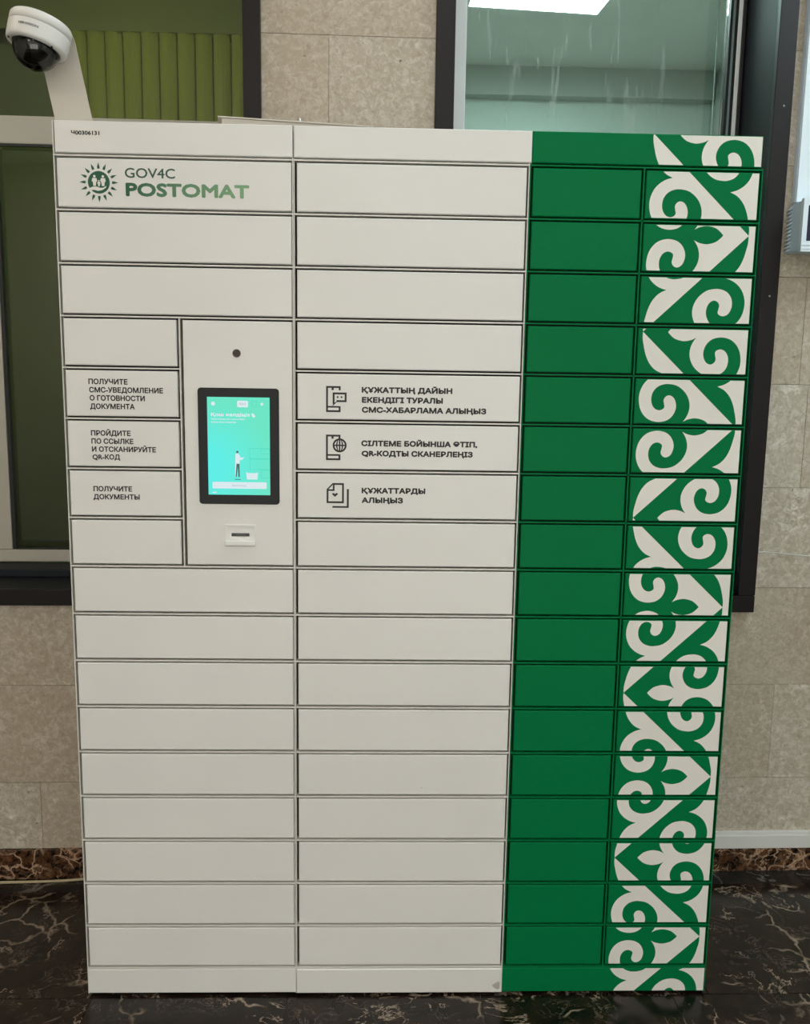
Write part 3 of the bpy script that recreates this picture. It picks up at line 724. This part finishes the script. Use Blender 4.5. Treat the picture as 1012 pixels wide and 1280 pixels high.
# ------------------------------------------------------------ dome camera
sc = thing('security_camera', (.02, .08, 1.9145), label='white dome security camera on a bent metal bracket above the left cabinet', cat='camera')
def sheet(path, wdir, w, th):
    """bent strip: path = centre points, wdir = width direction, extruded thickness"""
    bm = bmesh.new(); P = [Vector(p) for p in path]; W = Vector(wdir).normalized(); rows = []
    for i, p in enumerate(P):
        d = (P[min(i+1, len(P)-1)]-P[max(i-1, 0)]).normalized(); n = d.cross(W).normalized()
        rows.append([bm.verts.new(p+W*sx*w/2+n*sy*th/2) for sx, sy in ((-1, -1), (1, -1), (1, 1), (-1, 1))])
    for a, b in zip(rows, rows[1:]):
        for k in range(4): bm.faces.new((a[k], a[(k+1) % 4], b[(k+1) % 4], b[k]))
    bm.faces.new(rows[0][::-1]); bm.faces.new(rows[-1]); bmesh.ops.recalc_face_normals(bm, faces=bm.faces); return bm
ux = Vector((-.195, 0, .98)).normalized(); wv = Vector((.98, 0, .195)).normalized()
base = Vector((.0215, .070, 1.9340))
path = []
for k in range(7):
    a = math.pi/2*k/6; path.append(base+Vector((0, .018*(1-math.sin(a)), 0))+ux*(-.018*math.cos(a)+.0))
path = [base+Vector((.004, .055, 0))+ux*(-.018)]+path
top = base+ux*.143; path.append(top)
for k in range(1, 6):
    a = math.pi/2*k/5; path.append(top+ux*(.014*math.sin(a))+Vector((0, -.014*(1-math.cos(a)), 0)))
path.append(path[-1]+Vector((0, -.060, .0)))
put('bracket', sheet(path, wv, .0745, .003), M['bracket'], sc, smooth=False, label='pale bent metal strip')
D = Vector((-.225, -.13, -1)).normalized()      # where the dome points
cb = Vector((-.0215, -.006, 2.0475))            # middle of its lower rim
Z = -D; Xa = Vector((0, 1, 0)).cross(Z).normalized(); Ya = Z.cross(Xa)
MX = Matrix((Xa, Ya, Z)).transposed().to_4x4(); MX.translation = cb
def lathe(prof, n=48, arc=None):
    bm = bmesh.new(); rings = []
    for r, z in prof:
        rings.append([bm.verts.new(MX @ Vector((r*math.cos(2*math.pi*i/n), r*math.sin(2*math.pi*i/n), z))) for i in range(n)] if r > 1e-6 else [bm.verts.new(MX @ Vector((0, 0, z)))])
    for a, b in zip(rings, rings[1:]):
        for i in range(n):
            j = (i+1) % n
            if len(a) == 1: bm.faces.new((a[0], b[j], b[i]))
            elif len(b) == 1: bm.faces.new((a[i], a[j], b[0]))
            else: bm.faces.new((a[i], a[j], b[j], b[i]))
    bmesh.ops.recalc_face_normals(bm, faces=bm.faces); return bm
R0 = .0570
hs = put('housing', lathe([(.0440, .004), (.0446, -.0015), (.047, -.0025), (.0545, -.0005), (.0563, .002), (R0, .006), (R0+.001, .030)]), M['plastic'], sc, smooth=True)
put('housing_cap', lathe([(R0-.001, .0305), (R0+.0012, .0312), (R0+.0012, .046), (R0-.001, .0495), (.050, .0515), (0, .052)]), M['plastic'], sc, smooth=True)
put('seam', lathe([(R0-.002, .0295), (R0-.0004, .0300), (R0-.0004, .0313), (R0-.002, .0316)]), plain('seam_grey', (70, 74, 92), .8), sc)
hemi = [(.0435*math.cos(t), -.0435*math.sin(t)*.96-.001) for t in [math.pi/2*i/14 for i in range(15)]]; hemi[-1] = (0, hemi[-1][1])
put('dome_cover', lathe(hemi), M['dome'], sc, smooth=True, label='clear smoked dome')
hemi2 = [(.0375*math.cos(t), -.0375*math.sin(t)+.002) for t in [math.pi/2*i/12 for i in range(13)]]; hemi2[-1] = (0, hemi2[-1][1])
put('camera_ball', lathe(hemi2), M['ball'], sc, smooth=True, label='black ball inside the dome')
bm = lathe([(.0, -.0395), (.009, -.0388), (.011, -.0355)], 20); lo = put('lens', bm, plain('lens_black', (4, 5, 8), .05), sc, smooth=True)
for ang in (-150, -35, 75):
    a = math.radians(ang); p = MX @ Vector((.0505*math.cos(a), .0505*math.sin(a), -.0022)); bm = bmesh.new()
    bmesh.ops.create_uvsphere(bm, u_segments=8, v_segments=6, radius=.0022, matrix=Matrix.Translation(p)); put('screw', bm, M['gasket'], sc)
# lettering wrapped around the housing
vs, fs = text_geo('HIKVISION', .0)
a0 = min(v.x for v in vs); a1 = max(v.x for v in vs); bm = bmesh.new(); nv = []
for v in vs:
    s = ((v.x-a0)/(a1-a0)-.5)*.037; ang = -math.pi/2+.02+s/R0; h = .0155+v.y*.0066
    nv.append(bm.verts.new(MX @ Vector(((R0+.0011)*math.cos(ang), (R0+.0011)*math.sin(ang), h))))
for f in fs: bm.faces.new([nv[i] for i in f])
for dx, dz in ((.0003, 0), (0, .0003)):
    off = Xa*dx+Z*dz-Ya*.00003; n2 = [bm.verts.new(v.co+off) for v in nv]
    for f in fs: bm.faces.new([n2[i] for i in f])
put('housing_lettering', bm, M['ink'], sc)

# ------------------------------------------------------------ right-hand wall things
pn = thing('wall_board', (1.95, -.012, 1.9), wall=True, label='smooth white board on the wall at the upper right, above the louvred box', cat='board')
put('board_face', box(1.7440, 2.20, -.025, -.0185, 1.892, 2.85, .001), M['coolplastic'], pn)
put('board_edge', box(1.7425, 2.202, -.0183, -.0010, 1.892, 2.852), M['louvre'], pn)
dv = thing('louvred_box', (1.85, -.04, 1.757), wall=True, label='white wall box with louvred side and dark display, under the white board', cat='box')
put('body', box(1.7375, 1.992, -.0720, -.0008, 1.7620, 1.8870, .0015), M['louvre'], dv)
bm = bmesh.new(); X0, X1, Z0, Z1 = 1.7355, 1.994, 1.7575, 1.890
for r in ((X0, X0+.0125, Z0, Z1), (X1-.0125, X1, Z0, Z1), (X0+.0125, X1-.0125, Z1-.0165, Z1), (X0+.0125, X1-.0125, Z0, Z0+.0265)): B(bm, r[0], r[1], -.0860, -.0722, r[2], r[3])
put('front_frame', bm, M['coolplastic'], dv)
put('display', box(X0+.0130, X1-.013, -.0790, -.0730, Z0+.0270, Z1-.017), M['display'], dv, label='dark display of the box')
bm = bmesh.new(); B(bm, X0+.001, X1-.001, -.0875, -.0862, Z0+.006, Z0+.0075); B(bm, X0+.001, X1-.001, -.0875, -.0862, Z0+.0155, Z0+.017); put('front_groove', bm, M['louvre'], dv)
for k in range(12):
    z = 1.7640+.0098*k; v = [(1.7372, -.004, z+.0055), (1.7300, -.004, z), (1.7300, -.022, z), (1.7372, -.022, z+.0055)]
    bm = bmesh.new(); a = [bm.verts.new(p) for p in v]; b = [bm.verts.new((p[0], p[1], p[2]+.0025)) for p in v]
    bm.faces.new(a[::-1]); bm.faces.new(b)
    for i in range(4): bm.faces.new((a[i], a[(i+1) % 4], b[(i+1) % 4], b[i]))
    bmesh.ops.recalc_face_normals(bm, faces=bm.faces); put('louvre', bm, M['coolplastic'], dv)
ck = thing('cable_trunking', (1.6, -.008, .09), wall=True, label='white plastic cable trunking along the wall above the dark baseboard', cat='trunking')
put('trunk_base', box(1.30, 3.9, -.0120, -.0006, .0655, .1150), M['trunk'], ck)
put('trunk_cover', box(1.30, 3.9, -.0160, -.0122, .0665, .1060, .001), M['trunk'], ck)
pw = [(1.719-.002, -.0225, .956), (1.735, -.012, .955), (1.76, -.006, .952), (1.86, -.005, .943), (2.0, -.005, .938), (2.4, -.005, .93)]
put('thin_wire', tube(pw, .0011, 6), M['wire'], None, wall=True, label='thin white wire running along the wall from the window casing', cat='wire')
dz_ = -.006
pc = [(-1.6, .438, .0045), (-.9, .446, .0045), (-.397, .4575, .0045), (-.288, .462, .0045), (-.22, .467, .0045), (-.171, .4735, .0050), (-.10, .4755, .0070), (.0, .474, .0070), (.3, .472, .0055)]
put('floor_cable', tube([(p[0], p[1], p[2]+dz_) for a, b in zip(pc, pc[1:]) for p in [tuple(Vector(a).lerp(Vector(b), t/4)) for t in range(4)]]+[pc[-1]], .0038, 8), M['cable'], smooth=True, label='cream cable lying on the dark floor along the left baseboard', cat='cable')
